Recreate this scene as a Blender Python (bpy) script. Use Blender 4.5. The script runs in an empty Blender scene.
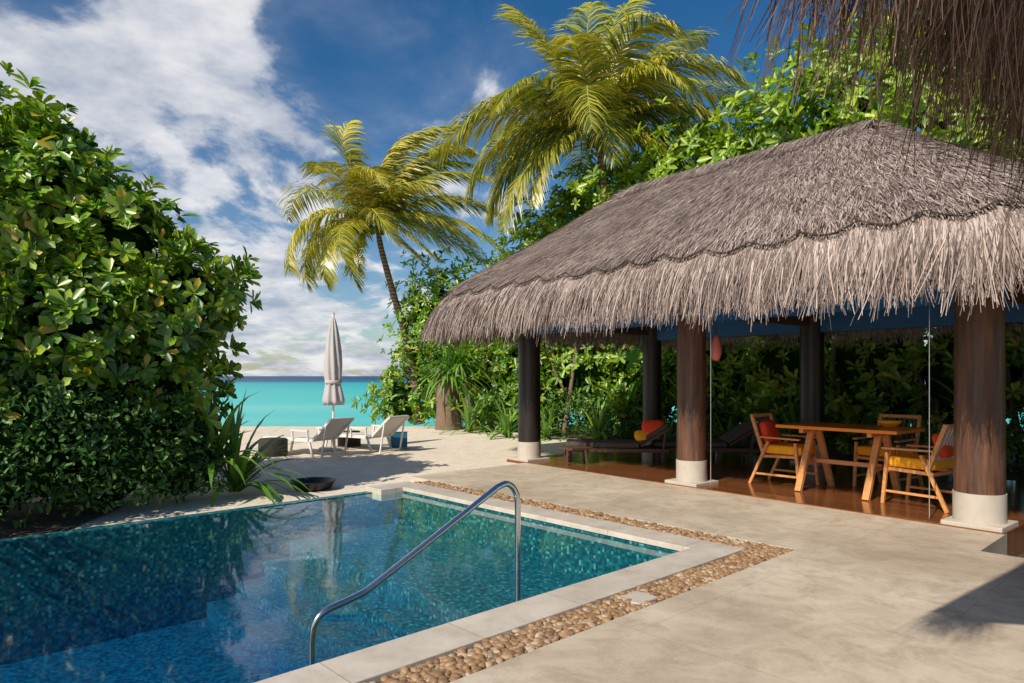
import bpy, math, random
import numpy as np
from mathutils import Vector, Matrix
rng=np.random.default_rng(7); random.seed(7)
scene=bpy.context.scene
COL=scene.collection
# ------------------------------------------------------------------ helpers
def nrm(v):
    v=np.asarray(v,float); return v/(np.linalg.norm(v,axis=-1,keepdims=True)+1e-9)
def link(o,parent=None):
    COL.objects.link(o)
    if parent is not None: o.parent=parent
    return o
def empty(name,loc=(0,0,0),rotz=0,sc=1):
    e=bpy.data.objects.new(name,None); e.location=loc; e.rotation_euler=(0,0,rotz); e.scale=(sc,sc,sc); e.empty_display_size=.2
    COL.objects.link(e); return e
def np_mesh(name,V,F,mats,parent=None,smooth=False,matidx=None):
    V=np.asarray(V,np.float32).reshape(-1,3); F=np.asarray(F,np.int32)
    k=F.shape[1]; me=bpy.data.meshes.new(name)
    me.vertices.add(len(V)); me.vertices.foreach_set('co',V.ravel())
    me.loops.add(F.size); me.loops.foreach_set('vertex_index',F.ravel())
    me.polygons.add(len(F)); me.polygons.foreach_set('loop_start',np.arange(0,F.size,k,dtype=np.int32))
    me.polygons.foreach_set('loop_total',np.full(len(F),k,np.int32))
    if smooth: me.polygons.foreach_set('use_smooth',np.ones(len(F),bool))
    if matidx is not None: me.polygons.foreach_set('material_index',np.asarray(matidx,np.int32))
    for m in mats: me.materials.append(m)
    me.update(calc_edges=True); me.validate()
    return link(bpy.data.objects.new(name,me),parent)
class MB:
    def __init__(s): s.v=[];s.f=[];s.m=[];s.s=[]
    def add(s,vs,fs,mat=0,smooth=False):
        o=len(s.v); s.v+= [tuple(map(float,p)) for p in vs]
        for f in fs: s.f.append([i+o for i in f]); s.m.append(mat); s.s.append(smooth)
    def box(s,c,size,mat=0,rz=0,R=None):
        c=Vector(c); h=[x/2 for x in size]
        M=R if R is not None else Matrix.Rotation(rz,3,'Z')
        vs=[c+M@Vector((x*h[0],y*h[1],z*h[2])) for x in(-1,1) for y in(-1,1) for z in(-1,1)]
        s.add(vs,[(0,1,3,2),(4,6,7,5),(0,4,5,1),(2,3,7,6),(0,2,6,4),(1,5,7,3)],mat)
    def beam(s,p0,p1,w,h,mat=0,up=(0,0,1)):
        p0=Vector(p0);p1=Vector(p1);x=(p1-p0).normalized();u=Vector(up)
        if abs(x.dot(u))>.98:u=Vector((0,1,0))
        y=u.cross(x).normalized();z=x.cross(y)
        R=Matrix((x,y,z)).transposed()
        s.box((p0+p1)/2,((p1-p0).length,w,h),mat,R=R)
    def tube(s,pts,rad,seg=10,mat=0,cap=True,smooth=True):
        pts=[Vector(p) for p in pts]; n=len(pts)
        if not hasattr(rad,'__len__'): rad=[rad]*n
        vs=[];ref=None
        for i,p in enumerate(pts):
            t=(pts[min(i+1,n-1)]-pts[max(i-1,0)]).normalized()
            if ref is None:
                ref=Vector((1,0,0)) if abs(t.x)<.9 else Vector((0,1,0))
            a=(ref-t*ref.dot(t)).normalized(); ref=a; b=t.cross(a)
            for j in range(seg):
                an=2*math.pi*j/seg; vs.append(p+(a*math.cos(an)+b*math.sin(an))*rad[i])
        fs=[(i*seg+j,i*seg+(j+1)%seg,(i+1)*seg+(j+1)%seg,(i+1)*seg+j) for i in range(n-1) for j in range(seg)]
        s.add(vs,fs,mat,smooth)
        if cap:
            s.add(vs[:seg],[tuple(range(seg))[::-1]],mat); s.add(vs[-seg:],[tuple(range(seg))],mat)
    def lathe(s,prof,c=(0,0,0),seg=32,mat=0,star=None,smooth=True):
        vs=[]
        for (r,z) in prof:
            for j in range(seg):
                an=2*math.pi*j/seg; rr=r*(star(an,z) if star else 1)
                vs.append((c[0]+rr*math.cos(an),c[1]+rr*math.sin(an),c[2]+z))
        n=len(prof)
        fs=[(i*seg+j,i*seg+(j+1)%seg,(i+1)*seg+(j+1)%seg,(i+1)*seg+j) for i in range(n-1) for j in range(seg)]
        s.add(vs,fs,mat,smooth)
    def build(s,name,mats,parent=None,bevel=0,loc=None,rotz=0):
        me=bpy.data.meshes.new(name); me.from_pydata(s.v,[],s.f)
        for m in mats: me.materials.append(m)
        me.polygons.foreach_set('material_index',s.m); me.polygons.foreach_set('use_smooth',s.s)
        me.update()
        o=link(bpy.data.objects.new(name,me),parent)
        if loc is not None: o.location=loc; o.rotation_euler=(0,0,rotz)
        if bevel:
            b=o.modifiers.new('bevel','BEVEL'); b.width=bevel; b.segments=2; b.limit_method='ANGLE'
        return o
def smooth_path(pts,n=6):
    P=[Vector(p) for p in pts]; P=[P[0]*2-P[1]]+P+[P[-1]*2-P[-2]]; out=[]
    for i in range(1,len(P)-2):
        for k in range(n):
            t=k/n; a,b,c,d=P[i-1],P[i],P[i+1],P[i+2]
            out.append(.5*((2*b)+(c-a)*t+(2*a-5*b+4*c-d)*t*t+(3*b-a-3*c+d)*t**3))
    out.append(P[-2]); return out
# ------------------------------------------------------------------ materials
class NT:
    def __init__(s,m):
        m.use_nodes=True; s.t=m.node_tree; s.n=s.t.nodes; s.n.clear()
    def N(s,typ,**k):
        n=s.n.new(typ)
        for a,b in k.items():
            if a=='ins':
                for i,v in b.items():
                    if isinstance(v,bpy.types.NodeSocket): s.t.links.new(v,n.inputs[i])
                    else: n.inputs[i].default_value=v
            else: setattr(n,a,b)
        return n
    def math(s,op,a,b=None,clamp=False):
        ins={0:a}
        if b is not None: ins[1]=b
        return s.N('ShaderNodeMath',operation=op,use_clamp=clamp,ins=ins).outputs[0]
    def mix(s,f,a,b,blend='MIX'):
        n=s.N('ShaderNodeMix',data_type='RGBA',blend_type=blend)
        for sock,v in ((n.inputs[0],f),(n.inputs[6],a),(n.inputs[7],b)):
            if isinstance(v,bpy.types.NodeSocket): s.t.links.new(v,sock)
            else: sock.default_value=v if not isinstance(v,tuple) else (*v,1)[:4]
        return n.outputs[2]
    def noise(s,vec,scale,detail=4,rough=.5,dist=0):
        n=s.N('ShaderNodeTexNoise',ins={'Scale':scale,'Detail':detail,'Roughness':rough,'Distortion':dist})
        if vec is not None: s.t.links.new(vec,n.inputs['Vector'])
        return n.outputs['Fac']
    def ramp(s,f,stops):
        n=s.N('ShaderNodeValToRGB',ins={0:f}); e=n.color_ramp.elements
        while len(e)<len(stops): e.new(.5)
        for q,(p,c) in zip(e,stops): q.position=p; q.color=(*c,1) if isinstance(c,tuple) else (c,c,c,1)
        return n.outputs[0]
    def smooth(s,x,a,b):
        n=s.N('ShaderNodeMapRange',interpolation_type='SMOOTHSTEP',ins={0:x,1:a,2:b,3:0.,4:1.}); return n.outputs[0]
    def bump(s,h,strength=.3,dist=.02):
        return s.N('ShaderNodeBump',ins={'Strength':strength,'Distance':dist,'Height':h}).outputs[0]
    def pos(s): return s.N('ShaderNodeNewGeometry').outputs['Position']
    def island(s): return s.N('ShaderNodeNewGeometry').outputs['Random Per Island']
    def mapping(s,vec,rot=(0,0,0),scale=(1,1,1)):
        return s.N('ShaderNodeMapping',ins={0:vec,2:rot,3:scale}).outputs[0]
    def pbr(s,col,rough=.6,normal=None,metal=0,spec=.5,out=True):
        p=s.N('ShaderNodeBsdfPrincipled',ins={'Roughness':rough,'Metallic':metal,'Specular IOR Level':spec})
        if isinstance(col,bpy.types.NodeSocket): s.t.links.new(col,p.inputs['Base Color'])
        else: p.inputs['Base Color'].default_value=(*col,1)
        if normal is not None: s.t.links.new(normal,p.inputs['Normal'])
        if out: s.out(p.outputs[0])
        return p.outputs[0]
    def out(s,sh): s.N('ShaderNodeOutputMaterial',ins={0:sh})
def newmat(name):
    m=bpy.data.materials.new(name); return m,NT(m)
def simple(name,c,rough=.6,var=.25,scale=12,metal=0,bump=.15,spec=.5):
    m,t=newmat(name); p=t.pos(); n=t.noise(p,scale,4,.6)
    col=t.mix(n,tuple(x*(1-var) for x in c),tuple(min(1,x*(1+var)) for x in c))
    t.pbr(col,rough,t.bump(t.noise(p,scale*4,3),bump,.01) if bump else None,metal,spec); return m
def foliage(name,dark,mid,light,trans=.3,scale=.9,rough=.42,yellow=None,gloss=.07,stops=(.2,.5,.82)):
    m,t=newmat(name); r=t.island(); n=t.noise(t.pos(),scale,1,.5)
    x=t.math('ADD',t.math('MULTIPLY',r,.5),t.math('MULTIPLY',n,.55))
    col=t.ramp(x,list(zip(stops,(dark,mid,light))))
    if yellow: col=t.mix(t.math('GREATER_THAN',r,.965),col,yellow)
    p=t.N('ShaderNodeBsdfDiffuse',ins={0:col}).outputs[0]
    tr=t.N('ShaderNodeBsdfTranslucent',ins={0:t.mix(1.,col,(1.,1.,.35,1),'MULTIPLY')}).outputs[0]
    dt=t.N('ShaderNodeMixShader',ins={0:trans,1:p,2:tr}).outputs[0]
    g=t.N('ShaderNodeBsdfGlossy',ins={0:(1,1,1,1),'Roughness':rough}).outputs[0]
    t.out(t.N('ShaderNodeMixShader',ins={0:gloss,1:dt,2:g}).outputs[0]); return m
def wood(name,c,rough=.4,rot=0,scale=(1,14,14),dark=.5):
    m,t=newmat(name); co=t.N('ShaderNodeTexCoord').outputs['Object']
    v=t.mapping(co,(0,0,rot),scale); n=t.noise(v,2.,6,.6,.6)
    col=t.mix(t.ramp(n,[(.3,0.),(.7,1.)]),tuple(x*dark for x in c),c)
    t.pbr(col,rough,t.bump(n,.2,.01)); return m
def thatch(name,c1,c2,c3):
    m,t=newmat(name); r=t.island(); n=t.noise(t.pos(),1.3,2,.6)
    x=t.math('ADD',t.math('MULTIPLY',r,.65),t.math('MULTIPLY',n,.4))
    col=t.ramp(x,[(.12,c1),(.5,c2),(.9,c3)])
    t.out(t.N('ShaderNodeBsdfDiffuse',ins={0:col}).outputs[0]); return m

A2=np.array([-.68,.733]); B2=np.array([-.733,-.68]); O2=np.array([2.16,6.32])
ANG=math.atan2(.733,-.68)
def AB(a,b,z=0): 
    p=O2+a*A2+b*B2; return (p[0],p[1],z)
U1=np.array([-.637,.771]); NN=np.array([-.771,-.637]); PC=np.array([4.07,11.3])
def PV(a,n,z=0):
    p=PC+a*U1+n*NN; return (p[0],p[1],z)

# stone deck
m_deck,t=newmat('travertine'); p=t.pos()
n1=t.noise(p,.6,6,.68,.5); n2=t.noise(p,3.2,8,.75,.5); n3=t.noise(p,40,4,.7)
col=t.ramp(n1,[(.3,(.40,.325,.25)),(.48,(.57,.48,.375)),(.68,(.72,.63,.51))])
col=t.mix(t.math('MULTIPLY',t.ramp(n2,[(.45,0.),(.64,1.)]),.65),col,(.35,.275,.195))
col=t.mix(t.math('MULTIPLY',t.ramp(n3,[(.5,0.),(.75,1.)]),.3),col,(.72,.65,.54))
br=t.N('ShaderNodeTexBrick',offset=.5,ins={'Vector':t.mapping(p,(0,0,-ANG)),'Color1':(1,1,1,1),'Color2':(.88,.88,.88,1),'Mortar':(.5,.46,.4,1),'Scale':1.,'Mortar Size':.004,'Mortar Smooth':.5,'Bias':0.,'Brick Width':2.6,'Row Height':1.75}).outputs[0]
col=t.mix(.6,col,br,'MULTIPLY')
t.pbr(col,t.ramp(n2,[(.3,.35),(.7,.6)]),t.bump(t.mix(.4,n3,n2),.2,.01),0,.4)
m_cop,t=newmat('coping_stone'); p=t.pos(); n2=t.noise(p,3,8,.7); 
br=t.N('ShaderNodeTexBrick',offset=0.,ins={'Vector':t.mapping(p,(0,0,-ANG)),'Color1':(1,1,1,1),'Color2':(.92,.92,.92,1),'Mortar':(.5,.47,.42,1),'Scale':1.,'Mortar Size':.004,'Brick Width':.9,'Row Height':.9}).outputs[0]
t.pbr(t.mix(.8,t.ramp(n2,[(.3,(.46,.40,.34)),(.7,(.68,.62,.54))]),br,'MULTIPLY'),.45,t.bump(t.noise(p,30,5,.7),.15,.01))
m_sand,t=newmat('sand'); p=t.pos(); n1=t.noise(p,.5,5,.6); n2=t.noise(p,3.5,6,.6)
t.pbr(t.mix(t.ramp(n2,[(.3,0.),(.7,1.)]),t.mix(n1,(.60,.52,.42),(.70,.62,.51)),(.76,.68,.57)),.9,t.bump(t.math('ADD',n2,t.math('MULTIPLY',t.noise(p,14,4,.6),.3)),.4,.06),0,.1)
m_soil,t=newmat('soil'); p=t.pos()
t.pbr(t.ramp(t.noise(p,9,8,.7),[(.3,(.03,.022,.014)),(.6,(.1,.075,.045)),(.8,(.22,.18,.12))]),.95,t.bump(t.noise(p,20,5),.8,.05))
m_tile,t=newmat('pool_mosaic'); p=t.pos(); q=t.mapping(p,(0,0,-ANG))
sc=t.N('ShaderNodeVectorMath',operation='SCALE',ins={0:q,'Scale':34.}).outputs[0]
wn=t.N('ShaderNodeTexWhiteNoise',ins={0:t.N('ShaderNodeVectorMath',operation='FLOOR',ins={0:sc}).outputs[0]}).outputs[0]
sep=t.N('ShaderNodeSeparateXYZ',ins={0:p}); dep=t.smooth(sep.outputs[2],-1.4,-.2)  # depth blend puts the water's light absorption into the tile colour
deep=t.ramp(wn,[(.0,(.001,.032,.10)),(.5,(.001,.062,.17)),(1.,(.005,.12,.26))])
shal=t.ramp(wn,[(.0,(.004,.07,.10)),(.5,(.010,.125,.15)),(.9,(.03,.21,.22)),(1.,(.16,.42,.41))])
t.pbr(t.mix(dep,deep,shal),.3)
m_water,t=newmat('pool_water'); p=t.pos()
bmp=t.bump(t.math('ADD',t.noise(p,1.4,2,.5,.3),t.math('MULTIPLY',t.noise(p,5,2,.5),.12)),.08,.05)
fr=t.N('ShaderNodeFresnel',ins={'IOR':1.36,'Normal':bmp}).outputs[0]
back=t.N('ShaderNodeNewGeometry').outputs['Backfacing']
fr=t.math('MULTIPLY',fr,t.math('SUBTRACT',1.,back))
gl=t.N('ShaderNodeBsdfGlossy',ins={0:(1,1,1,1),'Roughness':.05,'Normal':bmp}).outputs[0]
tr=t.N('ShaderNodeBsdfTransparent',ins={0:(.76,.95,.98,1)}).outputs[0]
t.out(t.N('ShaderNodeMixShader',ins={0:fr,1:tr,2:gl}).outputs[0])
m_sea,t=newmat('sea_water'); p=t.pos(); sp=t.N('ShaderNodeSeparateXYZ',ins={0:p})
n=t.noise(t.mapping(p,(0,0,0),(.004,.02,1)),1.,3,.6)
yy=t.math('ADD',sp.outputs[1],t.math('MULTIPLY',n,120.))
col=t.ramp(t.smooth(yy,30.,700.),[(.0,(.34,.68,.62)),(.05,(.07,.56,.52)),(.45,(.01,.38,.41)),(.58,(.005,.13,.24)),(1.,(.005,.06,.15))])
wv=t.noise(t.mapping(p,(0,0,0),(.25,1.2,1)),1.,4,.6)
t.pbr(col,.4,t.bump(wv,.25,.3),0,.12)
m_steel,t=newmat('stainless_steel'); t.pbr((.78,.77,.75),.2,None,1)
m_peb,t=newmat('pebble_stone'); r=t.island()
t.pbr(t.mix(t.noise(t.pos(),60,2),t.ramp(r,[(.0,(.07,.035,.02)),(.3,(.2,.1,.045)),(.55,(.34,.2,.095)),(.8,(.44,.31,.19)),(1.,(.6,.52,.42))]),(.32,.2,.11)),.5)
m_thatch=thatch('thatch',(.055,.042,.038),(.26,.205,.185),(.60,.50,.455))
m_thbase=simple('thatch_base',(.10,.078,.068),.95,.5,25)
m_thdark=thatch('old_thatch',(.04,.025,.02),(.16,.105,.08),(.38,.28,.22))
m_rope=simple('rope',(.04,.028,.022),.9)
m_blue=simple('blue_beam',(.012,.10,.27),.5,.2)
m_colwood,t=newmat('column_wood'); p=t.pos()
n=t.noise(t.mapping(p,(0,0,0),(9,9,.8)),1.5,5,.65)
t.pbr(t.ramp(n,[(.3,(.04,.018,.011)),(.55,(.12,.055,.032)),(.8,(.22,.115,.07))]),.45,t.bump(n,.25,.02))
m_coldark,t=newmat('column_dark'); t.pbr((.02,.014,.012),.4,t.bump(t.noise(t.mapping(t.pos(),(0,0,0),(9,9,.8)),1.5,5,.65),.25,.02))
m_conc=simple('concrete',(.5,.45,.39),.7,.2,6)
m_floor,t=newmat('polished_deck_boards'); p=t.pos(); q=t.mapping(p,(0,0,-math.atan2(.771,-.637)))
br=t.N('ShaderNodeTexBrick',offset=.37,ins={'Vector':q,'Color1':(.22,.075,.026,1),'Color2':(.13,.044,.017,1),'Mortar':(.015,.008,.005,1),'Scale':1.,'Mortar Size':.006,'Brick Width':2.2,'Row Height':.14}).outputs[0]
g=t.noise(t.mapping(q,(0,0,0),(1.5,25,1)),2.,4,.6)
t.pbr(t.mix(t.math('MULTIPLY',g,.4),br,(.30,.12,.045)),.13,t.bump(g,.04,.01))
m_trunk,t=newmat('palm_bark'); p=t.pos(); w=t.N('ShaderNodeTexWave',bands_direction='Z',ins={0:p,1:2.4,2:1.5,3:3.,4:1.5}).outputs[1]
t.pbr(t.mix(w,(.12,.075,.045),(.28,.21,.15)),.9,t.bump(w,.5,.04))
m_bark=simple('bark',(.18,.125,.085),.9,.4,8)
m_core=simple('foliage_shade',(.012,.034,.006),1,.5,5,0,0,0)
m_sea_lettuce=foliage('sea_lettuce_leaf',(.03,.105,.008),(.15,.34,.02),(.46,.62,.055),.38,.8,.38,(.66,.5,.05),.06,(.22,.46,.74))
m_shrub=foliage('shrub_leaf',(.02,.065,.012),(.055,.155,.025),(.15,.29,.045),.3,1.2,.5,None,.03)
m_bank=foliage('bank_leaf',(.03,.09,.010),(.17,.37,.026),(.50,.64,.055),.45,.45,.4,(.5,.4,.03),.05)
m_big=foliage('banana_leaf',(.06,.17,.015),(.20,.42,.03),(.45,.62,.06),.5,.7,.35,None,.07)
m_tree=foliage('tree_leaf',(.05,.13,.01),(.23,.41,.022),(.54,.68,.05),.45,.45,.42,None,.05)
m_palm=foliage('palm_leaf',(.09,.12,.012),(.33,.34,.025),(.76,.62,.08),.4,.6,.4)
m_palm2=foliage('palm_leaf_b',(.07,.11,.014),(.28,.32,.025),(.70,.58,.09),.4,.6,.4)
m_strap=foliage('strap_leaf',(.05,.15,.015),(.13,.31,.03),(.30,.48,.06),.3,1.)
m_rachis=simple('palm_rib',(.34,.33,.07),.6)
m_white=simple('white_frame',(.75,.73,.69),.5,.08)
m_sling=simple('sling_fabric',(.65,.61,.56),.8,.15,30)
m_umb=simple('umbrella_canvas',(.48,.46,.46),.85,.12,10)
m_wicker=simple('dark_wicker',(.03,.024,.02),.7,.5,60,0,.6)
m_teal=simple('teal_box',(.01,.13,.24),.5)
m_pale=wood('orange_teak',(.78,.36,.13),.45,0,(1,14,14),.65)
m_oran=wood('orange_table_top',(.94,.28,.03),.3,0,(1,10,10),.85)
m_orange=simple('orange_fabric',(.98,.42,.012),.8,.08,30)
m_red=simple('red_fabric',(.88,.07,.02),.8,.15,30)
m_darkfab=simple('charcoal_fabric',(.08,.065,.06),.85,.3,30)
m_darkwood=simple('dark_wood',(.09,.045,.027),.5,.4)
m_pink=simple('pink_buoy',(.7,.18,.16),.5)
m_black=simple('black_stone',(.012,.011,.011),.45)
m_wall=simple('render_wall',(.5,.46,.4),.8)

# ------------------------------------------------------------------ ground & sea
al=sorted(set(list(np.linspace(-60,-8,14))+list(np.linspace(-8,16,49))+[-1.6,-1.4,.1,5.47,5.7,5.85]+list(np.linspace(16,50,35))+[70,120,200]))
bl=sorted(set([-200,-120,-70]+list(np.linspace(-45,-16,20))+list(np.linspace(-16,16,65))+[-3.9,-3.8,.1,13.4]+list(np.linspace(16,40,16))+[70,150]))
def gz(a,b):
    x,y,_=AB(a,b)
    if a<-1.5 and b<-1.5: z=-.3
    elif a<5.8 and b>-3.85: z=-.3 if a<5.46 else -.10
    else: z=-.035-(.065 if b>-.4 else 0)*max(0,1-(a-5.8)/3)
    s=min(1,max(0,(y-21.5)/15)); z-=2.2*s*s*(3-2*s)
    if y>9 and y<22 and a>6.5 and b>-3: z+=.04*math.sin(x*1.3+y*.4)*math.sin(y*.9)
    return z
V=[AB(a,b,gz(a,b)) for a in al for b in bl]; nb=len(bl); F=[]
for i in range(len(al)-1):
    for j in range(nb-1):
        ca=(al[i]+al[i+1])/2; cb=(bl[j]+bl[j+1])/2
        if .1<ca<5.47 and .1<cb<13.4: continue
        F.append((i*nb+j,(i+1)*nb+j,(i+1)*nb+j+1,i*nb+j+1))
np_mesh('ground',V,F,[m_sand],smooth=True)
so=MB()
pts=[PV(-9,-2.2,-.012),PV(9.0,-2.3,-.012),PV(10.5,-2.6,-.012),PV(10,-9,-.012),PV(-9,-9,-.012)]
so.add([(p[0],p[1],-.012) for p in pts],[tuple(range(5))]); 
so.add([AB(-1.51,-1.51,-.29),AB(-9,-1.51,-.29),AB(-9,-9,-.29),AB(-1.51,-9,-.29)],[(0,1,2,3)])
so.add([AB(5.6,4.4,-.085),AB(5.475,5.4,-.085),AB(5.475,13.4,-.085),AB(9,13.4,-.03),AB(9,3.6,-.03),AB(6.6,3.6,-.06)],[(0,5,4,3,2,1)])
so.build('planting_soil',[m_soil])
sea=np_mesh('sea',[(-9000,18,-1.35),(9000,18,-1.35),(9000,12000,-1.35),(-9000,12000,-1.35)],[(0,1,2,3)],[m_sea])

# ------------------------------------------------------------------ patio
d=MB()
def abox(mb,a0,a1,b0,b1,z0,z1,mat=0):
    vs=[AB(a,b,z) for a in(a0,a1) for b in(b0,b1) for z in(z0,z1)]
    mb.add(vs,[(0,1,3,2),(4,6,7,5),(0,4,5,1),(2,3,7,6),(0,2,6,4),(1,5,7,3)],mat)
abox(d,-14,-.33,-1.5,14,-.29,0); abox(d,-1.5,-.33,-4,-1.5,-.29,0); abox(d,-.33,5.9,-4,-.33,-.29,0)
d.build('patio',[m_deck])
# ------------------------------------------------------------------ pool
pool=empty('swimming_pool')
c=MB(); abox(c,0,.36,0,13.4,-.05,.004); abox(c,.36,5.1,0,.36,-.05,.004); abox(c,5.1,5.5,0,.72,-.16,.004)
o=c.build('coping',[m_cop],pool,bevel=.006)
b=MB(); abox(b,.02,.34,.02,13.4,-1.5,-.05); abox(b,.34,5.47,.02,.34,-1.5,-.05)
abox(b,5.33,5.47,.70,13.4,-1.5,-.060); abox(b,5.33,5.46,.34,.70,-1.5,-.16)
abox(b,.34,5.33,.34,13.4,-1.6,-1.3)
abox(b,.34,5.33,.34,1.95,-1.3,-.55); abox(b,.34,5.33,1.95,2.3,-1.3,-.75); abox(b,.34,5.33,2.3,2.65,-1.3,-.95); abox(b,.34,5.33,2.65,3.,-1.3,-1.12)
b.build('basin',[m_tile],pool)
np_mesh('water',[AB(.34,.34,-.07),AB(5.33,.34,-.07),AB(5.33,13.4,-.07),AB(.34,13.4,-.07)],[(0,1,2,3)],[m_water],pool)
def icos(n=2):
    import bmesh
    bm=bmesh.new(); bmesh.ops.create_icosphere(bm,subdivisions=n,radius=1); bm.verts.ensure_lookup_table()
    v=np.array([x.co[:] for x in bm.verts]); f=np.array([[q.index for q in y.verts] for y in bm.faces]); bm.free(); return v,f
IV,IF=icos()
pb=[]
def pebs(a0,a1,b0,b1,n):
    for k in range(n):
        a=random.uniform(a0,a1); bb=random.uniform(b0,b1); x,y,_=AB(a,bb)
        r=random.uniform(.013,.030); z=-.035+random.uniform(0,.028)
        S=np.array([r*random.uniform(1,1.6),r*random.uniform(.8,1.1),r*random.uniform(.55,.8)])
        an=random.uniform(0,6.3); R=np.array([[math.cos(an),-math.sin(an),0],[math.sin(an),math.cos(an),0],[0,0,1]])
        pb.append((IV*S)@R.T+np.array([x,y,z]))
pebs(-.31,-.02,-.31,6.5,4200); pebs(0,5.4,-.31,-.02,2400)
PVt=np.concatenate(pb); PF=np.concatenate([IF+i*len(IV) for i in range(len(pb))])
peb=empty('pebble_border')
np_mesh('pebbles',PVt,PF,[m_peb],peb,smooth=True)
g=MB(); abox(g,-.329,-.001,-.329,13.4,-.1,-.035); abox(g,-.001,5.5,-.329,-.001,-.1,-.035); g.build('pebble_bed',[m_soil],peb)
g=MB(); abox(g,-.27,-.07,1.75,1.98,-.05,.006); g.build('drain_cover',[m_conc],bevel=.008)
# handrail
D=Vector((-.779,-.627,0)); P0=Vector((.05,5.88,0))
def hr(s,z): return P0+D*s+Vector((0,0,z))
pts=[hr(0,-.55),hr(0,-.2),hr(0,.1),hr(0,.4)]+smooth_path([hr(0,.5),hr(.015,.58),hr(.06,.65),hr(.13,.685),hr(.22,.665)],4)+[hr(.8,.36),hr(1.2,.15)]+smooth_path([hr(1.38,.055),hr(1.46,.02),hr(1.6,-.015),hr(1.75,-.05),hr(1.82,-.12),hr(1.84,-.25)],4)+[hr(1.84,-1.1)]
h=MB(); h.tube(pts,.026,14); h.lathe([(.0,-.49),(.05,-.49),(.055,-.545),(.055,-.55)],P0,20)
h.build('pool_handrail',[m_steel])
w=MB(); w.lathe([(0,-.12),(.18,-.12),(.28,-.06),(.33,.03),(.345,.04),(.33,.045),(.30,.03),(.24,-.03),(0,-.06)],(-2.98,10.2,0),36); w.build('fire_bowl',[m_black])

# ------------------------------------------------------------------ foliage
def frame(d):
    d=nrm(d); up=np.where(np.abs(d[:,2:3])<.9,np.array([[0,0,1.]]),np.array([[1.,0,0]]))
    e1=nrm(np.cross(up,d)); return e1,np.cross(d,e1)
def leaves(P,ax,nv,L,W,w1=.4,w2=.48,fold=.12,droop=.12):
    ax=nrm(ax); nv=nrm(nv-ax*(nv*ax).sum(1,keepdims=True)); s=np.cross(ax,nv); L=L[:,None];W=W[:,None]
    v0=P; v3=P+ax*L-nv*L*droop
    v1=P+ax*L*.38+s*W*w1+nv*W*fold; v2=P+ax*L*.78+s*W*w2+nv*W*fold*.6-nv*L*droop*.4
    v5=P+ax*L*.38-s*W*w1+nv*W*fold; v4=P+ax*L*.78-s*W*w2+nv*W*fold*.6-nv*L*droop*.4
    V=np.stack([v0,v1,v2,v3,v4,v5],1).reshape(-1,3); n=len(P); o=(np.arange(n)*6)[:,None]
    F=np.concatenate([o+np.array([[0,1,2,3]]),o+np.array([[0,3,4,5]])],1).reshape(-1,4)
    return V,F
def sample(blobs,n,inner=.72,outer=1.08,lump=.16,seed=0,pw=.6):
    r=np.random.default_rng(seed); B=np.array(blobs,float)
    area=(B[:,3]*B[:,4]+B[:,3]*B[:,5]+B[:,4]*B[:,5]); area/=area.sum()
    k=r.choice(len(B),n*2,p=area); d=nrm(r.normal(size=(n*2,3)))
    C=B[k,:3]; R=B[k,3:6]
    q=C+d*R
    lum=1+lump*(np.sin(q[:,0]*3.1+q[:,2]*2.3+k)*np.sin(q[:,1]*2.7+1.3*q[:,2])+.6*np.sin(q[:,0]*6.7-q[:,1]*5.1)*np.sin(q[:,2]*7.3+k))
    f=(inner+(outer-inner)*r.random(n*2)**pw)*lum
    P=C+d*R*f[:,None]; out=nrm(d/R)
    keep=P[:,2]>.03
    for j in range(len(B)):
        qq=(((P-B[j,:3])/B[j,3:6])**2).sum(1); keep&=~((qq<.62)&(k!=j))
    P=P[keep][:n]; out=out[keep][:n]; return P,out
def rosettes(P,out,k,L,W,rs,tilt=(35,85),**kw):
    n=len(P); d=nrm(out+np.array([0,0,.45])+rs.normal(size=(n,3))*.35); e1,e2=frame(d)
    ph=rs.random((n,1))*6.28+np.arange(k)[None,:]*2.4; ti=np.radians(rs.uniform(tilt[0],tilt[1],(n,k)))
    ax=np.cos(ti)[...,None]*d[:,None]+np.sin(ti)[...,None]*(np.cos(ph)[...,None]*e1[:,None]+np.sin(ph)[...,None]*e2[:,None])
    PP=np.repeat(P[:,None],k,1)+d[:,None]*rs.uniform(-.05,.03,(n,k,1)); nv=np.repeat(d[:,None],k,1)
    N=n*k; Ls=rs.uniform(L*.65,L*1.2,N)*np.repeat(rs.uniform(.7,1.25,n),k)
    return leaves(PP.reshape(N,3),ax.reshape(N,3),nv.reshape(N,3)+rs.normal(size=(N,3))*.15,Ls,Ls*W,**kw)
def scat(P,out,L,W,rs,**kw):
    n=len(P); nv=nrm(out*.8+np.array([0,0,.5])+rs.normal(size=(n,3))*.55)
    ax=nrm(rs.normal(size=(n,3))+out*.5+np.array([0,0,-.25])); Ls=rs.uniform(L*.6,L*1.3,n)
    return leaves(P,ax,nv,Ls,Ls*W,**kw)
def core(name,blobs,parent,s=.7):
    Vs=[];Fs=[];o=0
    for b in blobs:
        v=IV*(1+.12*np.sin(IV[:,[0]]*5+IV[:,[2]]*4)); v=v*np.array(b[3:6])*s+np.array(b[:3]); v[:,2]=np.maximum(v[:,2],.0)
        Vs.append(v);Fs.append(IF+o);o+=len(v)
    np_mesh(name,np.concatenate(Vs),np.concatenate(Fs),[m_core],parent)
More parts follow.
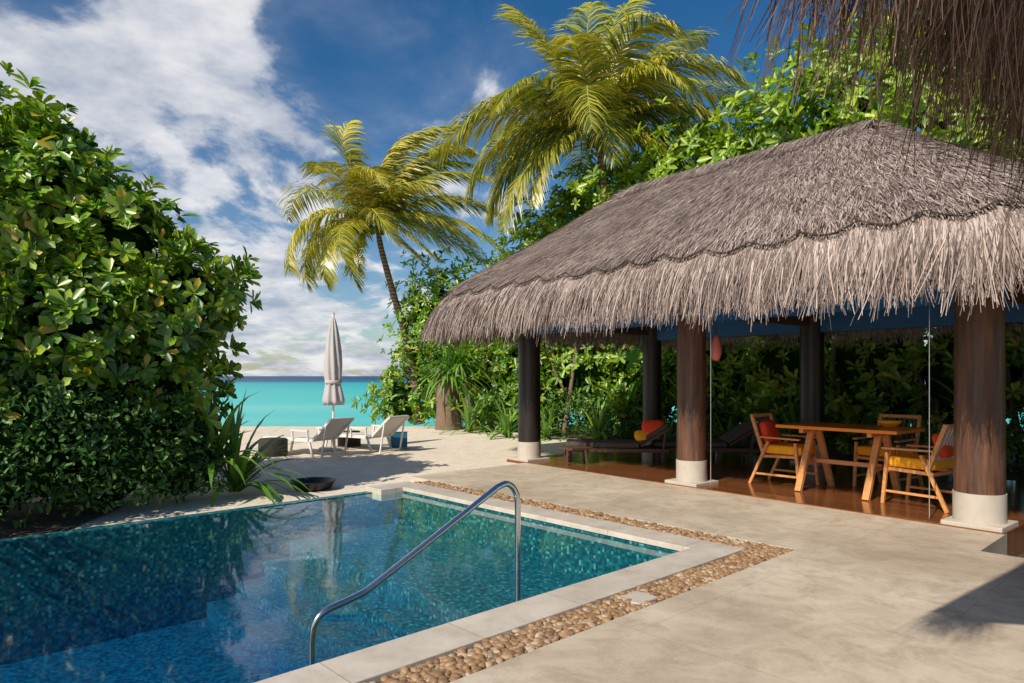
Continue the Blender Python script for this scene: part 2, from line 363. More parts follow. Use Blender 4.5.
def branches(name,base,blobs,parent,n=10,r=.05,mat=None):
    m=MB(); base=Vector(base)
    for i in range(n):
        b=random.choice(blobs); e=Vector(b[:3])+Vector((random.uniform(-1,1)*b[3],random.uniform(-1,1)*b[4],random.uniform(-.3,1)*b[5]))*.75
        s=base+Vector((random.uniform(-.4,.4),random.uniform(-.4,.4),0)); mid=(s*.55+e*.45)+Vector((random.uniform(-.3,.3),random.uniform(-.3,.3),.3))
        pt=smooth_path([s,mid,e],5); m.tube(pt,[r*(1-.8*k/len(pt)) for k in range(len(pt))],6,0)
    m.build(name,[mat or m_bark],parent)
up=[(-6.75,8.5,3.45,1.1,1.3,1.6),(-5.85,8.7,3.5,.85,1.1,1.2),(-5.1,9.0,3.0,.75,.9,1.1),(-4.45,9.3,2.75,.66,.8,.60),(-7.8,7.6,3.2,1.4,1.5,1.85),(-5.9,9.2,1.9,1.5,1.2,1.4),(-4.85,9.4,1.7,.75,.8,1.0),(-9,6.5,2.6,1.6,1.6,2.4),(-6.9,8.0,2.0,1.4,1.1,1.3),(-9.6,4.6,2.4,1.5,1.5,2.2),(-5.4,8.3,2.4,.8,.6,.7),(-6.4,7.8,3.0,.8,.6,.7)]
e=empty('sea_lettuce_bush'); rs=np.random.default_rng(1)
P,o_=sample(up,5600,.66,1.18,.25,1,.8); V,F=rosettes(P,o_,9,.20,.42,rs,w1=.28,w2=.5,droop=.12)
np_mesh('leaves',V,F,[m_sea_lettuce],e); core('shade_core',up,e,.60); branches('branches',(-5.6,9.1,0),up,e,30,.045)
lo=[(-5.85,7.75,.75,1.1,.9,.95),(-5.0,8.6,.7,.85,.7,.95),(-6.9,6.7,.85,1.2,1.,1.1),(-4.45,9.3,.5,.5,.5,.75),(-8.3,5.7,1.0,1.2,1,1.2),(-9.3,4.3,1,1,1.2,1.2),(-5.4,8.05,1.2,.6,.6,.6),(-6.3,7.3,1.25,.6,.6,.65)]
e=empty('low_hedge'); rs=np.random.default_rng(2)
P,o_=sample(lo,26000,.70,1.2,.25,2,1.); V,F=scat(P,o_,.09,.42,rs)
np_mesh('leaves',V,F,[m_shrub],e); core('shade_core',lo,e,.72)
def strap_plant(name,loc,n,L,w,seed,el=(25,85),mat=None,g=.22):
    rs=random.Random(seed); V=[];F=[]
    for i in range(n):
        az=rs.uniform(0,6.283); elv=math.radians(rs.uniform(*el)); l=L*rs.uniform(.6,1.1); ww=w*rs.uniform(.7,1.2)
        p=Vector(loc)+Vector((rs.uniform(-.06,.06),rs.uniform(-.06,.06),0)); d=Vector((math.cos(az)*math.cos(elv),math.sin(az)*math.cos(elv),math.sin(elv)))
        side=Vector((-math.sin(az),math.cos(az),0)); o=len(V); K=7
        for k in range(K):
            t=k/(K-1); wd=ww*(.5+1.2*t if t<.3 else 1.0-((t-.3)/.7)**2*.97)*.5
            V+=[p-side*wd,p+side*wd]; 
            d=(d+Vector((0,0,-g-.12*t))).normalized(); p=p+d*l/(K-1)
        for k in range(K-1): F.append((o+2*k,o+2*k+1,o+2*k+3,o+2*k+2))
    return np_mesh(name,[tuple(v) for v in V],F,[mat or m_strap],smooth=True)
strap_plant('spider_lily',(-3.95,9.75,-.05),60,1.4,.085,1,(40,88))
strap_plant('spider_lily',(-4.15,9.5,.3),46,1.35,.085,2,(35,88))
strap_plant('spider_lily',(-5.35,9.0,1.9),26,.8,.06,4,(20,80))
bank=[(-3.95,24.6,.7,1.0,1.0,1.1),(-3.0,25.5,2.7,1.25,1.3,2.7),(-1.7,24.5,1.8,1.5,1.4,2.1),(-.5,22,1.4,1.5,1.3,1.7),(.9,20.2,1.6,1.4,1.3,1.8),(2.5,19.6,1.7,1.5,1.2,2.0),(4.0,18.8,1.9,1.5,1.2,2.3),
 (5.4,17.3,2.0,1.4,1.3,2.4),(6.6,15.7,1.9,1.3,1.2,2.4),(7.7,14.3,1.9,1.3,1.2,2.3),(8.8,12.9,1.9,1.3,1.2,2.3),(10,11.4,1.9,1.3,1.3,2.3),(11.2,9.6,1.9,1.4,1.4,2.3),(12,7.5,1.7,1.4,1.5,2.2),(1.0,22,3.2,2,1.5,2.2),(3.3,21,3.8,2,1.5,2.2),(-2.2,25.3,3.4,1.4,1.3,2.2)]
e=empty('tropical_shrubbery'); rs=np.random.default_rng(3)
P,o_=sample(bank,9000,.66,1.2,.32,3,.8); V,F=rosettes(P,o_,6,.23,.42,rs,w1=.34,w2=.42,droop=.15)
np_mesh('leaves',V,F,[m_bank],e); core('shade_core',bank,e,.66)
front=[(-.3,20.3,.5,.9,.7,.7),(1.6,18.3,.5,.9,.7,.6),(3.1,17.8,.6,.8,.6,.8),(5.0,16.2,.5,.8,.7,.7),(6.3,14.5,.5,.7,.6,.6),(7.2,12.9,.5,.7,.6,.7),(8.6,11.4,.5,.7,.6,.7)]
P,o_=sample(front,9000,.6,1.15,.3,33); V,F=scat(P,o_,.11,.35,rs)
np_mesh('low_leaves',V,F,[m_shrub],e)
hi=[(1.6,21.5,5.6,1.5,1.4,1.5),(3.3,20.5,6.3,1.6,1.5,1.6),(5.1,18.6,6.6,1.6,1.5,1.5),(6.8,17.2,6.8,1.6,1.5,1.7),(7.9,16,7.7,1.5,1.5,1.7),(9.6,15,7.6,1.7,1.6,1.9),(11.4,13.6,7.2,1.8,1.7,2.),(5.4,19,4.5,2,1.5,1.7),(7.9,16.8,4.8,2,1.5,2),(10.2,14,5,2,1.6,2.2),(12.5,12,5,2,2,2.5)]
tr=[hi[0:3]+[hi[7]],hi[3:6]+[hi[8]],[hi[6],hi[9],hi[10]]]
for i,bl_ in enumerate(tr):
    e=empty('broadleaf_tree'); rs=np.random.default_rng(10+i)
    P,o_=sample(bl_,2700,.5,1.25,.34,10+i); V,F=rosettes(P,o_,6,.27,.42,rs,w1=.36,w2=.42,droop=.2)
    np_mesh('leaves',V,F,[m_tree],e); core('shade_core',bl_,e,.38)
    cx,cy=bl_[-1][0],bl_[-1][1]; m=MB(); m.tube(smooth_path([(cx,cy,-.05),(cx+.2,cy,2),(cx-.1,cy+.1,4.5)],5),[.2-.008*k for k in range(11)],10); m.build('trunk',[m_bark],e)
    branches('limbs',(cx-.1,cy+.1,4),bl_,e,14,.08)
k=0
for (x,y) in [(-1.2,19.6),(-.1,18.2),(.9,17.6),(2.2,17.3),(3.9,17.0),(4.9,15.6),(6.0,14.4),(6.9,13.0),(8.0,11.9),(9.1,10.8),(-2.2,21.6),(7.6,12.5)]:
    k+=1; strap_plant('spider_lily',(x,y,-.02),34,1.35+.3*math.sin(k*2.),.08,20+k)
for i,(x,y,z) in enumerate([(.5,18.9,.5),(4.4,17.0,.8),(7.0,14.0,.8),(8.3,12.3,1.0),(9.6,10.6,1.1),(9.4,9.6,.9),(3.0,18.1,.7),(5.8,15.4,.6)]):
    e=empty('banana_plant',(x,y,0)); m=MB(); 
    for q in range(3): m.tube([(q*.12-.1,q*.07,-.03),(q*.14-.1,q*.09,z)],[.07,.04],8)
    m.build('stem',[m_strap],e); o=strap_plant('leaves',(0,0,z-.1),13,1.5,.36,80+i,(35,85),m_big,.16); o.parent=e
for i,(x,y,lx) in enumerate([(1.4,18.6,.5),(4.6,16.6,-.4),(6.6,14.2,.3),(8.9,11.9,-.3),(7.9,12.9,.5)]):
    m=MB(); pt=smooth_path([(x,y,-.05),(x+lx*.4,y+.1,1.2),(x+lx,y+.4,3.2)],5); m.tube(pt,[.07-.003*k for k in range(len(pt))],8)
    m.tube(smooth_path([(x+lx*.3,y+.1,1.0),(x-lx*.5,y+.1,1.8),(x-lx*.9,y+.3,2.8)],4),[.04-.002*k for k in range(9)],6); m.build('sapling_trunk',[m_bark])
# ------------------------------------------------------------------ palms
def palm(name,base,path,crown_fronds,L,wind,seed,mat,r0=.2,lw=.062,gx=0.):
    rs=random.Random(seed); e=empty(name); m=MB()
    pt=smooth_path([base]+path,8); n=len(pt)
    m.tube(pt,[r0*(1.35-.8*(k/n)**.4)*(1+.05*math.sin(k*2.1)) for k in range(n)],12); m.build('trunk',[m_trunk],e)
    top=pt[-1]; V=[];F=[]; rb=MB()
    def frond(az,elv,l,dr):
        az+=rs.uniform(-.12,.12); elv+=rs.uniform(-.1,.1); dr+=gx+rs.uniform(-.01,.015)
        d=Vector((math.cos(az)*math.cos(elv),math.sin(az)*math.cos(elv),math.sin(elv))); p=top+d*.1; K=28; pts=[p.copy()]; ds=[d.copy()]
        for k in range(K):
            t=k/K; d=(d+(Vector((0,0,-1))*dr*(.35+t)+wind*.065*(.3+t))).normalized(); p=p+d*l/K; pts.append(p.copy()); ds.append(d.copy())
        rb.tube(pts,[.034*(1-.85*k/K) for k in range(K+1)],5)
        tw=rs.uniform(-.35,.35)
        for k in range(2,K+1):
          for q in (0.,.25,.5,.75):
            t=(k+q)/K
            if t>1 or rs.random()<.08: continue
            pp=pts[k]+(pts[min(k+1,K)]-pts[k])*q; dd=ds[k]
            sd=dd.cross(Vector((0,0,1)));
            if sd.length<.1: sd=Vector((1,0,0))
            sd.normalize(); upv=sd.cross(dd); sd=(sd+upv*tw*t).normalized()
            ll=l*.31*(math.sin(math.pi*min(1,(t*.84+.15)))**.5)*rs.uniform(.65,1.1)
            for s in (-1,1):
                a=dd*(.45+.75*t)+sd*s*.9+upv*.1+wind*.35+Vector((rs.uniform(-.2,.2),rs.uniform(-.2,.2),rs.uniform(-.25,.14))); a.normalize()
                o=len(V); x=pp.copy(); w=lw
                for j,wd in enumerate((.5,1,.75,.05)):
                    V.extend([tuple(x-dd*w*wd*.5),tuple(x+dd*w*wd*.5)])
                    x=x+a*ll/3; a=(a+Vector((0,0,-.45))+wind*.18).normalized()
                for j in range(3): F.append((o+2*j,o+2*j+1,o+2*j+3,o+2*j+2))
    for (az,el_,l,dr) in crown_fronds: frond(math.radians(az),math.radians(el_),l*L*rs.uniform(.9,1.05),dr)
    np_mesh('fronds',V,F,[mat],e); rb.build('ribs',[m_rachis],e)
    c=MB()
    for i in range(7):
        a=i*.9; c.lathe([(0.001,.13),(.09,.09),(.12,0),(.09,-.1),(.001,-.14)],top+Vector((math.cos(a)*.22,math.sin(a)*.22,-.3-.08*(i%2))),10)
    c.build('coconuts',[simple('coconut',(.12,.13,.02))],e)
f1=[(175,60,1.1,.07),(190,20,1,.085),(160,10,.95,.08),(200,-12,.9,.07),(215,40,.95,.09),(250,55,.9,.09),(270,20,.9,.09),(300,45,.95,.09),(120,60,1,.08),(60,72,1.15,.035),(30,64,1.15,.045),(10,40,1.1,.055),(350,18,1.1,.07),(335,5,1,.07),(20,5,1.05,.06),(80,30,1,.07),(150,35,1,.08),(95,82,1.2,.04),(10,78,1.2,.035),(230,0,.8,.08),(310,-10,.8,.07),(45,20,1,.07),(180,78,1.0,.05),(0,56,1.15,.045),(205,-40,.7,.05),(330,-40,.7,.05),(185,5,1.05,.08),(170,38,1.05,.08)]
palm('palm_tree',(-3.3,24.3,-.1),[(-3.75,24.7,2.6),(-4.4,25,4.8),(-4.82,25,6.4),(-4.93,25,7.3)],f1,4.4,Vector((1,.1,0)),3,m_palm,.16,.072)
f2=[(178,35,1.,.07),(188,8,1.05,.07),(195,-15,.95,.06),(165,58,1.1,.05),(140,30,1,.07),(120,74,1.15,.04),(220,30,.95,.08),(245,55,.9,.09),(270,15,.95,.09),(295,40,.95,.08),(90,50,1,.06),(75,82,1.2,.035),(50,62,1.1,.05),(20,64,1.15,.045),(10,42,1.1,.055),(0,20,1.05,.06),(350,5,1,.06),(330,25,1,.08),(340,-12,.9,.06),(215,-10,.85,.07),(30,15,1,.07),(160,5,.95,.07),(320,-5,.85,.08),(100,20,1,.07),(150,68,1.15,.04),(255,30,1,.09),(285,60,1,.09),(310,40,1.05,.07),(182,22,1.1,.065),(172,-5,1.0,.06)]
palm('palm_tree',(3.6,20.0,-.1),[(3.3,20,3),(2.9,20,6),(2.5,20,8.8)],f2,4.7,Vector((.25,0,0)),5,m_palm2,.2,.072,.004)
e=empty('pandanus_tree'); m=MB(); m.tube(smooth_path([(-1.95,20.9,-.1),(-1.95,20.9,.8),(-2.1,21,1.7)],5),[.42-.012*k for k in range(11)],12); m.tube(smooth_path([(-1.2,20.8,-.1),(-1.3,20.9,1.0),(-1.6,21,1.9)],5),[.22-.01*k for k in range(11)],10)
m.build('trunk',[m_bark],e)
for i,(x,y,z) in enumerate([(-2.1,21,1.75),(-1.6,21,1.95),(-1.9,20.7,1.5)]):
    o=strap_plant('leaf_crown',(x,y,z),60,1.6,.08,60+i,(0,85)); o.parent=e

# ------------------------------------------------------------------ thatched pavilion
pav=empty('thatched_pavilion')
HL,HS,RC=5.22,3.37,.9
poly=[]
for cx,cy,a0 in [(HL-RC,HS-RC,0),(-(HL-RC),HS-RC,90),(-(HL-RC),-(HS-RC),180),(HL-RC,-(HS-RC),270)]:
    for k in range(13):
        a=math.radians(a0+k*7.5); poly.append((cx+RC*math.cos(a),cy+RC*math.sin(a)))
poly=np.array(poly+[poly[0]]); PL=np.r_[0,np.cumsum(np.linalg.norm(np.diff(poly,axis=0),axis=1))]; PER=PL[-1]
def opt(s): 
    s=np.asarray(s)%PER; return np.stack([np.interp(s,PL,poly[:,0]),np.interp(s,PL,poly[:,1])],-1)
R1,R0=2.5,-1.757
def ridge(q):
    x=q[...,0]; t=np.clip((x+(HL-RC)*.92)/(2*(HL-RC)*.92),0,1); 
    return np.stack([R0+(R1-R0)*t,np.zeros_like(x)],-1)
ZE,ZR=2.98,5.26
def roof(s,t,lift=0.):
    q=opt(s); r=ridge(q); t=np.asarray(t); p=q+(r-q)*t[...,None]
    z=ZE+(ZR-ZE)*(t**.94)+lift
    z=z-.16*np.clip(1-t/.12,0,1)**2+.03*np.sin(np.asarray(s)*2.3)*np.sin(t*9)-.05*np.clip((t-.93)/.07,0,1)**2
    w=PC+p[...,:1]*U1+p[...,1:]*NN
    return np.concatenate([w,z[...,None]],-1)
ns,nt=220,24
S,T=np.meshgrid(np.linspace(0,PER,ns,endpoint=False),np.linspace(0,1,nt),indexing='ij')
G=roof(S,T); F=[]
for i in range(ns):
    for j in range(nt-1):
        i2=(i+1)%ns; F.append((i*nt+j,i2*nt+j,i2*nt+j+1,i*nt+j+1))
np_mesh('roof_base',G.reshape(-1,3),F,[m_thbase],pav,smooth=True)
rs=np.random.default_rng(5)
def strips(base,dirs,side,L,W,mat,name,parent,nseg=2,grav=0.,curl=None):
    n=len(base); V=[]; p=base.copy(); d=nrm(dirs)
    for k in range(nseg+1):
        t=k/nseg; w=(W*(1-.6*t))[:,None]
        V+= [p-side*w*.5,p+side*w*.5]
        if curl is not None: d=nrm(d+curl*.5)
        d=nrm(d+np.array([0,0,-grav])); p=p+d*(L/nseg)[:,None]
    V=np.stack(V,1).reshape(-1,3); m=2*(nseg+1); o=(np.arange(n)*m)[:,None]
    F=np.concatenate([o+np.array([[2*k,2*k+1,2*k+3,2*k+2]]) for k in range(nseg)],1).reshape(-1,4)
    return np_mesh(name,V,F,[mat],parent)
nsc=int(PER/.62)
def scal(s): 
    u=(np.asarray(s)*nsc/PER)%1.0; return .034+.026*(1-np.sin(np.pi*u))
def rframe(s,t):
    e_=.01; dn=nrm(roof(s,t)-roof(s,t+e_)); sd=nrm(roof(s+.02,t)-roof(s-.02,t)); nr=nrm(np.cross(sd,dn)); nr*=np.sign(nr[:,2:3]); return dn,sd,nr
N=110000
s=rs.random(N*2)*PER; t=rs.random(N*2)
keep=(rs.random(N*2)<(1-t*.62))&(t>scal(s)+.012)&(t<.985); s=s[keep][:N];t=t[keep][:N]; N=len(s)
b0=roof(s,t,.02); dn,sd,nr=rframe(s,t)
jit=rs.normal(size=(N,1))*.16
dirs=nrm(dn+sd*jit+nr*rs.uniform(-.02,.15,(N,1)))
slope=np.linalg.norm(opt(s)-ridge(opt(s)),axis=1)*1.2
Lr=np.minimum(rs.uniform(.12,.34,N),(t-scal(s))*slope+.03)
strips(b0,dirs,nrm(sd-dn*jit),np.maximum(Lr,.03),rs.uniform(.006,.016,N),m_thatch,'roof_thatch',pav,1,.02)
N=7000; xx=rs.uniform(R0-.1,R1+.1,N); sg=rs.choice([-1,1],N); w=PC+xx[:,None]*U1; b0=np.c_[w,np.full(N,ZR+.03)]+np.c_[rs.normal(size=(N,2))*.03,rs.uniform(-.02,.04,N)]
dirs=np.c_[NN[None]*sg[:,None]+U1[None]*rs.normal(size=(N,1))*.25,-.35*np.ones(N)]
strips(b0,dirs,np.repeat(np.r_[U1,0][None],N,0),rs.uniform(.2,.5,N),rs.uniform(.006,.014,N),m_thatch,'ridge_thatch',pav,3,.14)
N=44000; s=rs.random(N)*PER; t0=(scal(s)+.004)*rs.random(N)**.6
b0=roof(s,t0,.012); dn,sd,nr=rframe(s,np.maximum(t0,.001))
clump=np.sin(s*9.1)+.7*np.sin(s*23.+1)+.5*np.sin(s*51)
dirs=dn+nr*rs.uniform(.0,.35,(N,1))+sd*(rs.normal(size=(N,1))*.16)
ow=nrm(dn*np.array([1,1,0]))
mx=nrm(sd+ow*rs.normal(size=(N,1))*.5)
strips(b0,dirs,mx,rs.uniform(.28,.78,N)+.06*clump,rs.uniform(.006,.018,N),m_thatch,'eave_fringe',pav,4,.42,sd*rs.normal(size=(N,1))*.20)
N=12000; s=rs.random(N)*PER; dep=rs.random(N)*.3; q=opt(s); qc=q-nrm(q-ridge(q))*(dep[:,None]+.05); w=PC+qc[:,:1]*U1+qc[:,1:]*NN
b0=np.c_[w,ZE-.14+dep*.25]; outw=nrm(q-ridge(q)); ow=np.c_[outw[:,:1]*U1+outw[:,1:]*NN,np.zeros(N)]; sd=nrm(np.cross(ow,np.array([0,0,1.])))
strips(b0,ow*.12+sd*rs.normal(size=(N,1))*.2+np.array([0,0,-1.]),nrm(sd+ow*rs.normal(size=(N,1))*.7),rs.uniform(.25,.5,N),rs.uniform(.008,.02,N),m_thatch,'under_fringe',pav,3,.1)
P=[]
for i in range(nsc):
    for k in range(8):
        ss=(i+k/8)*PER/nsc; p=roof(np.array([ss]),np.array([float(scal(ss))+.006]),.04)[0]; P.append(Vector(p)+Vector((0,0,.012)))
P.append(P[0]); mb=MB(); mb.tube(P,.013,6,cap=False); mb.build('scallop_rope',[m_rope],pav)
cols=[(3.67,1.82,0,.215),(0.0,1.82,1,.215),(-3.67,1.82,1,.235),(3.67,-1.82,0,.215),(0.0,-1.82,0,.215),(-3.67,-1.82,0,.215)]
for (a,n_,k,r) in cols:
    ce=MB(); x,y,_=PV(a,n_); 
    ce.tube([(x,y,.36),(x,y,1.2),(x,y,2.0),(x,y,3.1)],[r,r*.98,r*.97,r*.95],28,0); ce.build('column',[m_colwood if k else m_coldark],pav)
    mb=MB(); mb.tube([(x,y,.05),(x,y,.36)],r*1.04,28,0); mb.box((x,y,.03),(.56,.56,.05),0,math.atan2(.771,-.637)); mb.build('column_base',[m_conc],pav,bevel=.008)
mb=MB()
for n_ in (1.82,-1.82): mb.beam(PV(3.9,n_,2.56),PV(-3.9,n_,2.56),.14,.34)
mb.build('fascia_beam',[m_blue],pav)
mb=MB()
for a in (3.67,0,-3.67): mb.beam(PV(a,1.74,2.60),PV(a,-1.74,2.60),.12,.2)
for a in np.arange(-4.8,4.9,.6):
    for sg in (1,-1):
        mb.beam(PV(a,sg*3.2,2.86),PV(max(R0,min(R1,a*.6)),sg*.1,4.9),.07,.1)
mb.build('rafters',[m_darkwood],pav)
mb=MB(); ang=math.atan2(U1[1],U1[0]); mb.box((PC[0],PC[1],-.14),(7.95,4.25,.304),0,ang); mb.build('floor',[m_floor],pav)
x,y,_=PV(-.35,1.72); mb=MB(); mb.lathe([(0.001,.2),(.03,.19),(.05,.12),(.075,.02),(.08,-.08),(.05,-.16),(.001,-.18)],(x,y,2.0),16); mb.tube([(x,y,2.19),(x,y,2.5)],.006,5,1); mb.build('hanging_buoy',[m_pink,m_rope])
for (a,n_) in ((-.42,1.95),(-3.25,2.0)):
    x,y,_=PV(a,n_); mb=MB(); mb.tube([(x,y,.02),(x,y,2.7)],.006,6); mb.build('rain_chain',[m_steel])

# ------------------------------------------------------------------ villa eave beside the camera
villa=empty('villa_roof'); v2=np.array([.785,.62]); u2=np.array([-.62,.785]); E0=np.array([.71,1.82])
def VL(s,d,z): p=E0+s*v2-d*u2; return (p[0],p[1],z)
S0=.1
mb=MB(); mb.add([VL(S0,0,2.88),VL(5,0,2.88),VL(5,5,5.6),VL(S0,5,5.6)],[(0,1,2,3)]); mb.add([VL(S0,.1,2.82),VL(5,.1,2.82),VL(5,5,5.5),VL(S0,5,5.5)],[(0,3,2,1)])
mb.build('thatch_slab',[m_thbase],villa)
N=8500; s=rs.uniform(S0-.12,5,N); dp=rs.random(N)*.35; w=E0+s[:,None]*v2-dp[:,None]*u2; b0=np.c_[w,2.86+dp*.5+rs.uniform(-.08,.08,N)]
o3=np.r_[u2,0]; s3=np.r_[v2,0]; dirs=o3*rs.uniform(-.1,.6,(N,1))+s3*rs.normal(size=(N,1))*.3+np.array([0,0,-.9])
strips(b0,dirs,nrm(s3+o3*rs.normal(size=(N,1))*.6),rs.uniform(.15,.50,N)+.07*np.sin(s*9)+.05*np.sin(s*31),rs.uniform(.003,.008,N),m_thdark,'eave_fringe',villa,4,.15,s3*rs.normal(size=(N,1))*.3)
mb=MB()
for s_ in (.4,4.5): mb.tube([VL(s_,3.6,0),VL(s_,3.6,4.8)],.16,16)
mb.build('posts',[m_colwood],villa)
mb=MB(); mb.beam(VL(S0,4.6,2.3),VL(5,4.6,2.3),.2,4.6); mb.build('wall',[m_wall],villa)

# ------------------------------------------------------------------ furniture
def lounger(loc,rz,sc=.85):
    e=empty('sun_lounger',loc,rz,sc); m=MB()
    W=.34
    for s in(-1,1):
        m.beam((-.35,s*W,.34),(1.15,s*W,.34),.04,.05); 
        m.beam((-.35,s*W,.34),(-.88,s*W,.80),.04,.05)
        for x in(-.25,.95): m.beam((x,s*W,.34),(x+(.1 if x>0 else -.12),s*W,.0),.04,.04)
        m.beam((-.28,s*(W+.05),.55),(.25,s*(W+.05),.55),.05,.03); m.beam((.2,s*(W+.05),.55),(.2,s*(W+.03),.34),.03,.03); m.beam((-.25,s*(W+.05),.55),(-.25,s*(W+.03),.34),.03,.03)
        m.beam((-.75,s*W,.68),(-.62,s*W,.0),.03,.03)
    for x in(-.3,.4,1.13): m.beam((x,-W,.33),(x,W,.33),.04,.03)
    m.beam((-.88,-W,.80),(-.88,W,.80),.04,.04); m.beam((-.64,-W,.05),(-.64,W,.05),.03,.03)
    m.build('frame',[m_white],e)
    m=MB(); m.box((.4,0,.365),(1.48,.64,.03)); m.beam((-.34,0,.365),(-.87,0,.825),.64,.03); m.build('sling',[m_sling],e,bevel=.01)
lounger((-4.15,14.2,-.03),math.radians(150),.95); lounger((-3.12,14.9,-.03),math.radians(150),.95)
def stool(name,loc,r,h,mat):
    m=MB(); m.lathe([(0.001,0),(r*.92,0),(r,h*.1),(r,h*.85),(r*.94,h*.97),(r*.9,h),(0.001,h)],loc,28); return m.build(name,[mat])
stool('wicker_table',(-4.9,14.0,-.04),.29,.36,m_wicker); stool('wicker_table',(-3.72,15.6,-.04),.26,.38,m_wicker)
m=MB(); m.box((-2.55,15.3,.18),(.36,.34,.36),0,.3); m.box((-2.55,15.3,.375),(.40,.38,.03),1,.3); m.box((-2.55,15.3,.0),(.40,.38,.02),1,.3); m.build('cool_box',[m_teal,m_white],bevel=.01)
um=empty('beach_umbrella',(-3.9,14.9,-.05)); m=MB(); m.tube([(0,0,0),(0,0,3.0)],.025,10); m.build('pole',[m_white],um)
m=MB(); st=lambda a,z:1+.16*math.cos(8*a+z*2)+.06*math.cos(3*a+z*5)
m.lathe([(.03,2.92),(.055,2.85),(.10,2.6),(.15,2.2),(.175,1.9),(.165,1.65),(.14,1.5),(.18,1.3),(.215,1.12),(.20,1.02),(.05,1.05)],(0,0,0),48,0,st); m.lathe([(.0,3.06),(.03,3.02),(.02,2.95),(.03,2.9)],(0,0,0),10)
m.lathe([(.175,1.56),(.19,1.53),(.175,1.49)],(0,0,0),24); m.build('closed_canopy',[m_umb],um)
m=MB(); m.lathe([(0,.1),(.3,.09),(.34,.02),(.34,0)],(0,0,0),28); m.lathe([(.05,.1),(.045,.4)],(0,0,0),12); m.build('base',[m_conc],um)
angU=math.atan2(U1[1],U1[0])
tb=empty('dining_table',(4.57,9.3,.012),angU); m=MB(); m.box((0,0,.885),(1.6,.9,.045)); m.build('top',[m_oran],tb,bevel=.008)
m=MB()
for x in(-.45,.45):
    for s in(-1,1): m.beam((x,s*.08,.86),(x+.03*s,s*.42,0),.085,.06)
    m.beam((x,-.4,.835),(x,.4,.835),.06,.06); m.beam((x,-.25,.38),(x,.25,.38),.04,.05)
m.beam((-.45,0,.40),(.45,0,.40),.04,.06); m.build('trestles',[m_pale],tb,bevel=.005)
m=MB(); m.lathe([(0,0),(.06,0),(.13,.06),(.15,.09),(.14,.09),(.10,.03),(0,.02)],(4.95,8.95,.925),24); m.build('fruit_bowl',[m_orange])
def chair(loc,rz,frame_m,backc):
    e=empty('dining_chair',loc,rz); m=MB()
    for s in(-1,1):
        m.beam((.27,s*.29,.64),(.33,s*.29,0),.04,.04); m.beam((-.40,s*.27,1.02),(-.20,s*.29,.45),.04,.05); m.beam((-.13,s*.29,.64),(-.42,s*.29,0),.04,.04)
        m.beam((-.28,s*.29,.70),(.33,s*.29,.69),.06,.025); m.beam((-.26,s*.26,.42),(.30,s*.26,.44),.03,.04); m.beam((-.35,s*.28,.16),(.3,s*.28,.16),.025,.03)
    m.beam((.28,-.27,.42),(.28,.27,.42),.04,.04); m.beam((-.22,-.27,.41),(-.22,.27,.41),.04,.04); m.beam((-.40,-.27,1.0),(-.40,.27,1.0),.05,.05)
    m.build('frame',[frame_m],e,bevel=.004)
    m=MB(); m.box((.04,0,.525),(.60,.52,.13)); m.build('seat_cushion',[m_orange],e,bevel=.035)
    m=MB()
    for i in range(7): m.beam((-.39+.0,-.21+i*.07,.97),(-.235,-.21+i*.07,.56),.035,.01)
    m.build('woven_back',[backc],e)
chair((4.02,10.0,.012),math.radians(-48),m_pale,m_darkfab); chair((5.06,8.42,.012),angU-.12,m_pale,m_sling)
chair((5.35,9.75,.012),math.radians(215),m_pale,m_darkfab)
def cushion(loc,size,rx,rz,mat,name='cushion'):
    m=MB(); v=IV.copy(); v=np.sign(v)*np.abs(v)**.55; R=Matrix.Rotation(rz,3,'Z')@Matrix.Rotation(rx,3,'X')
    vs=[R@Vector((a*size[0]/2,b*size[1]/2,c*size[2]/2)) for a,b,c in v]; m.add([x+Vector(loc) for x in vs],[tuple(f) for f in IF],0,True); m.build(name,[mat])
cushion((3.84,10.18,.77),(.42,.14,.36),-.3,math.radians(42),m_red); cushion((5.2,8.22,.77),(.40,.13,.32),-.3,math.radians(40),m_red)
def daybed(loc,rz):
    e=empty('daybed',loc,rz); m=MB(); m.box((0,0,.22),(1.9,.75,.07))
    for x in(-.85,.85):
        for y in(-.3,.3): m.beam((x,y,.2),(x,y,0),.06,.06)
    m.beam((.45,0,.30),(.95,0,.62),.72,.04); m.beam((.9,.3,.58),(.85,.3,.2),.04,.04); m.beam((.9,-.3,.58),(.85,-.3,.2),.04,.04)
    m.build('frame',[m_darkwood],e,bevel=.005)
    m=MB(); m.box((-.25,0,.31),(1.35,.68,.1)); m.beam((.42,0,.36),(.93,0,.68),.68,.09); m.build('mattress',[m_darkfab],e,bevel=.03)
daybed((1.95,12.9,.012),-.1); daybed((3.6,13.0,.012),-.1)
cushion((2.62,12.62,.66),(.45,.14,.28),-.5,-.1,m_red); cushion((2.45,12.6,.50),(.4,.14,.22),-.5,.2,m_orange)
m=MB(); m.box((1.15,12.35,.3),(.45,.45,.04),0,.5); 
for s in(-1,1):
    for r in(-1,1): m.beam((1.15+s*.16,12.35+r*.16,.28),(1.15+s*.18,12.35+r*.18,.01),.03,.03)
m.build('side_table',[m_darkwood])

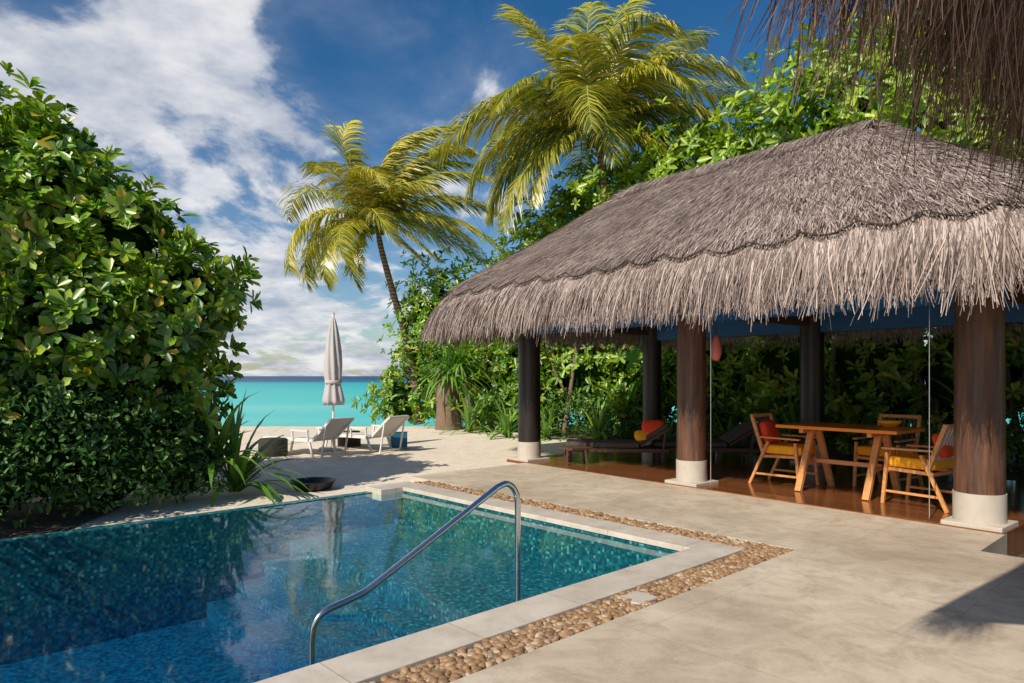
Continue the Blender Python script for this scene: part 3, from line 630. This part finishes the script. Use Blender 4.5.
# ------------------------------------------------------------------ world, sun, camera
EL=math.radians(40); sx,sy=-.6,-.8
w=bpy.data.worlds.new('World'); scene.world=w; t=NT(w)
sky=t.N('ShaderNodeTexSky',sky_type='NISHITA',sun_disc=False,sun_elevation=EL,sun_rotation=math.atan2(sx,sy),air_density=1.0,dust_density=.5,ozone_density=3.0).outputs[0]
dv=t.N('ShaderNodeTexCoord').outputs['Generated']; sp=t.N('ShaderNodeSeparateXYZ',ins={0:dv}); dx,dy,dz=sp.outputs
den=t.math('ADD',t.math('MAXIMUM',dz,0.),.20)
pv=t.N('ShaderNodeCombineXYZ',ins={0:t.math('DIVIDE',dx,den),1:t.math('DIVIDE',dy,den),2:0.}).outputs[0]
n1=t.noise(t.mapping(pv,(0,0,.4),(1.0,.75,1)),2.4,8,.58,.25); n2=t.noise(t.mapping(pv,(0,0,-.5),(2.0,.7,1)),.9,4,.6,.6)
bias=t.math('ADD',t.math('MULTIPLY',t.math('SUBTRACT',t.math('MULTIPLY',dx,-1.),.30),.32),t.math('MULTIPLY',t.math('SUBTRACT',.26,dz),.20))
raw=t.math('ADD',t.math('ADD',t.math('MULTIPLY',n1,.74),t.math('MULTIPLY',n2,.26)),bias)
cl=t.math('ADD',t.math('MULTIPLY',t.smooth(raw,.455,.53),.74),t.math('MULTIPLY',t.smooth(raw,.33,.62),.26))
skc=t.N('ShaderNodeHueSaturation',ins={'Saturation':1.34,'Value':.60,'Color':sky}).outputs[0]
cc=t.ramp(t.noise(pv,3.,5,.6),[(.35,(.42,.48,.60)),(.6,(.94,.93,.94))])
cc=t.mix(1.,cc,(6.3,6.3,6.3,1),'MULTIPLY')
c_=t.mix(t.math('MULTIPLY',cl,.92),skc,cc)
bg=t.N('ShaderNodeBackground',ins={0:c_,1:.15}).outputs[0]; t.N('ShaderNodeOutputWorld',ins={0:bg})
L=bpy.data.lights.new('sun','SUN'); L.energy=5.; L.angle=math.radians(.5); L.color=(1,.90,.75)
so=bpy.data.objects.new('sun',L); COL.objects.link(so)
dirv=Vector((sx*math.cos(EL),sy*math.cos(EL),math.sin(EL))); so.rotation_euler=dirv.to_track_quat('Z','Y').to_euler(); so.location=(0,-10,20)
cam=bpy.data.cameras.new('camera'); cam.lens=24; cam.sensor_width=36; cam.shift_y=34.5/1024; cam.clip_end=20000; cam.clip_start=.05
co=bpy.data.objects.new('camera',cam); COL.objects.link(co); co.location=(0,0,1.6); co.rotation_euler=(math.radians(90),0,0); scene.camera=co
scene.view_settings.view_transform='Standard'; scene.view_settings.look='None'; scene.view_settings.exposure=0
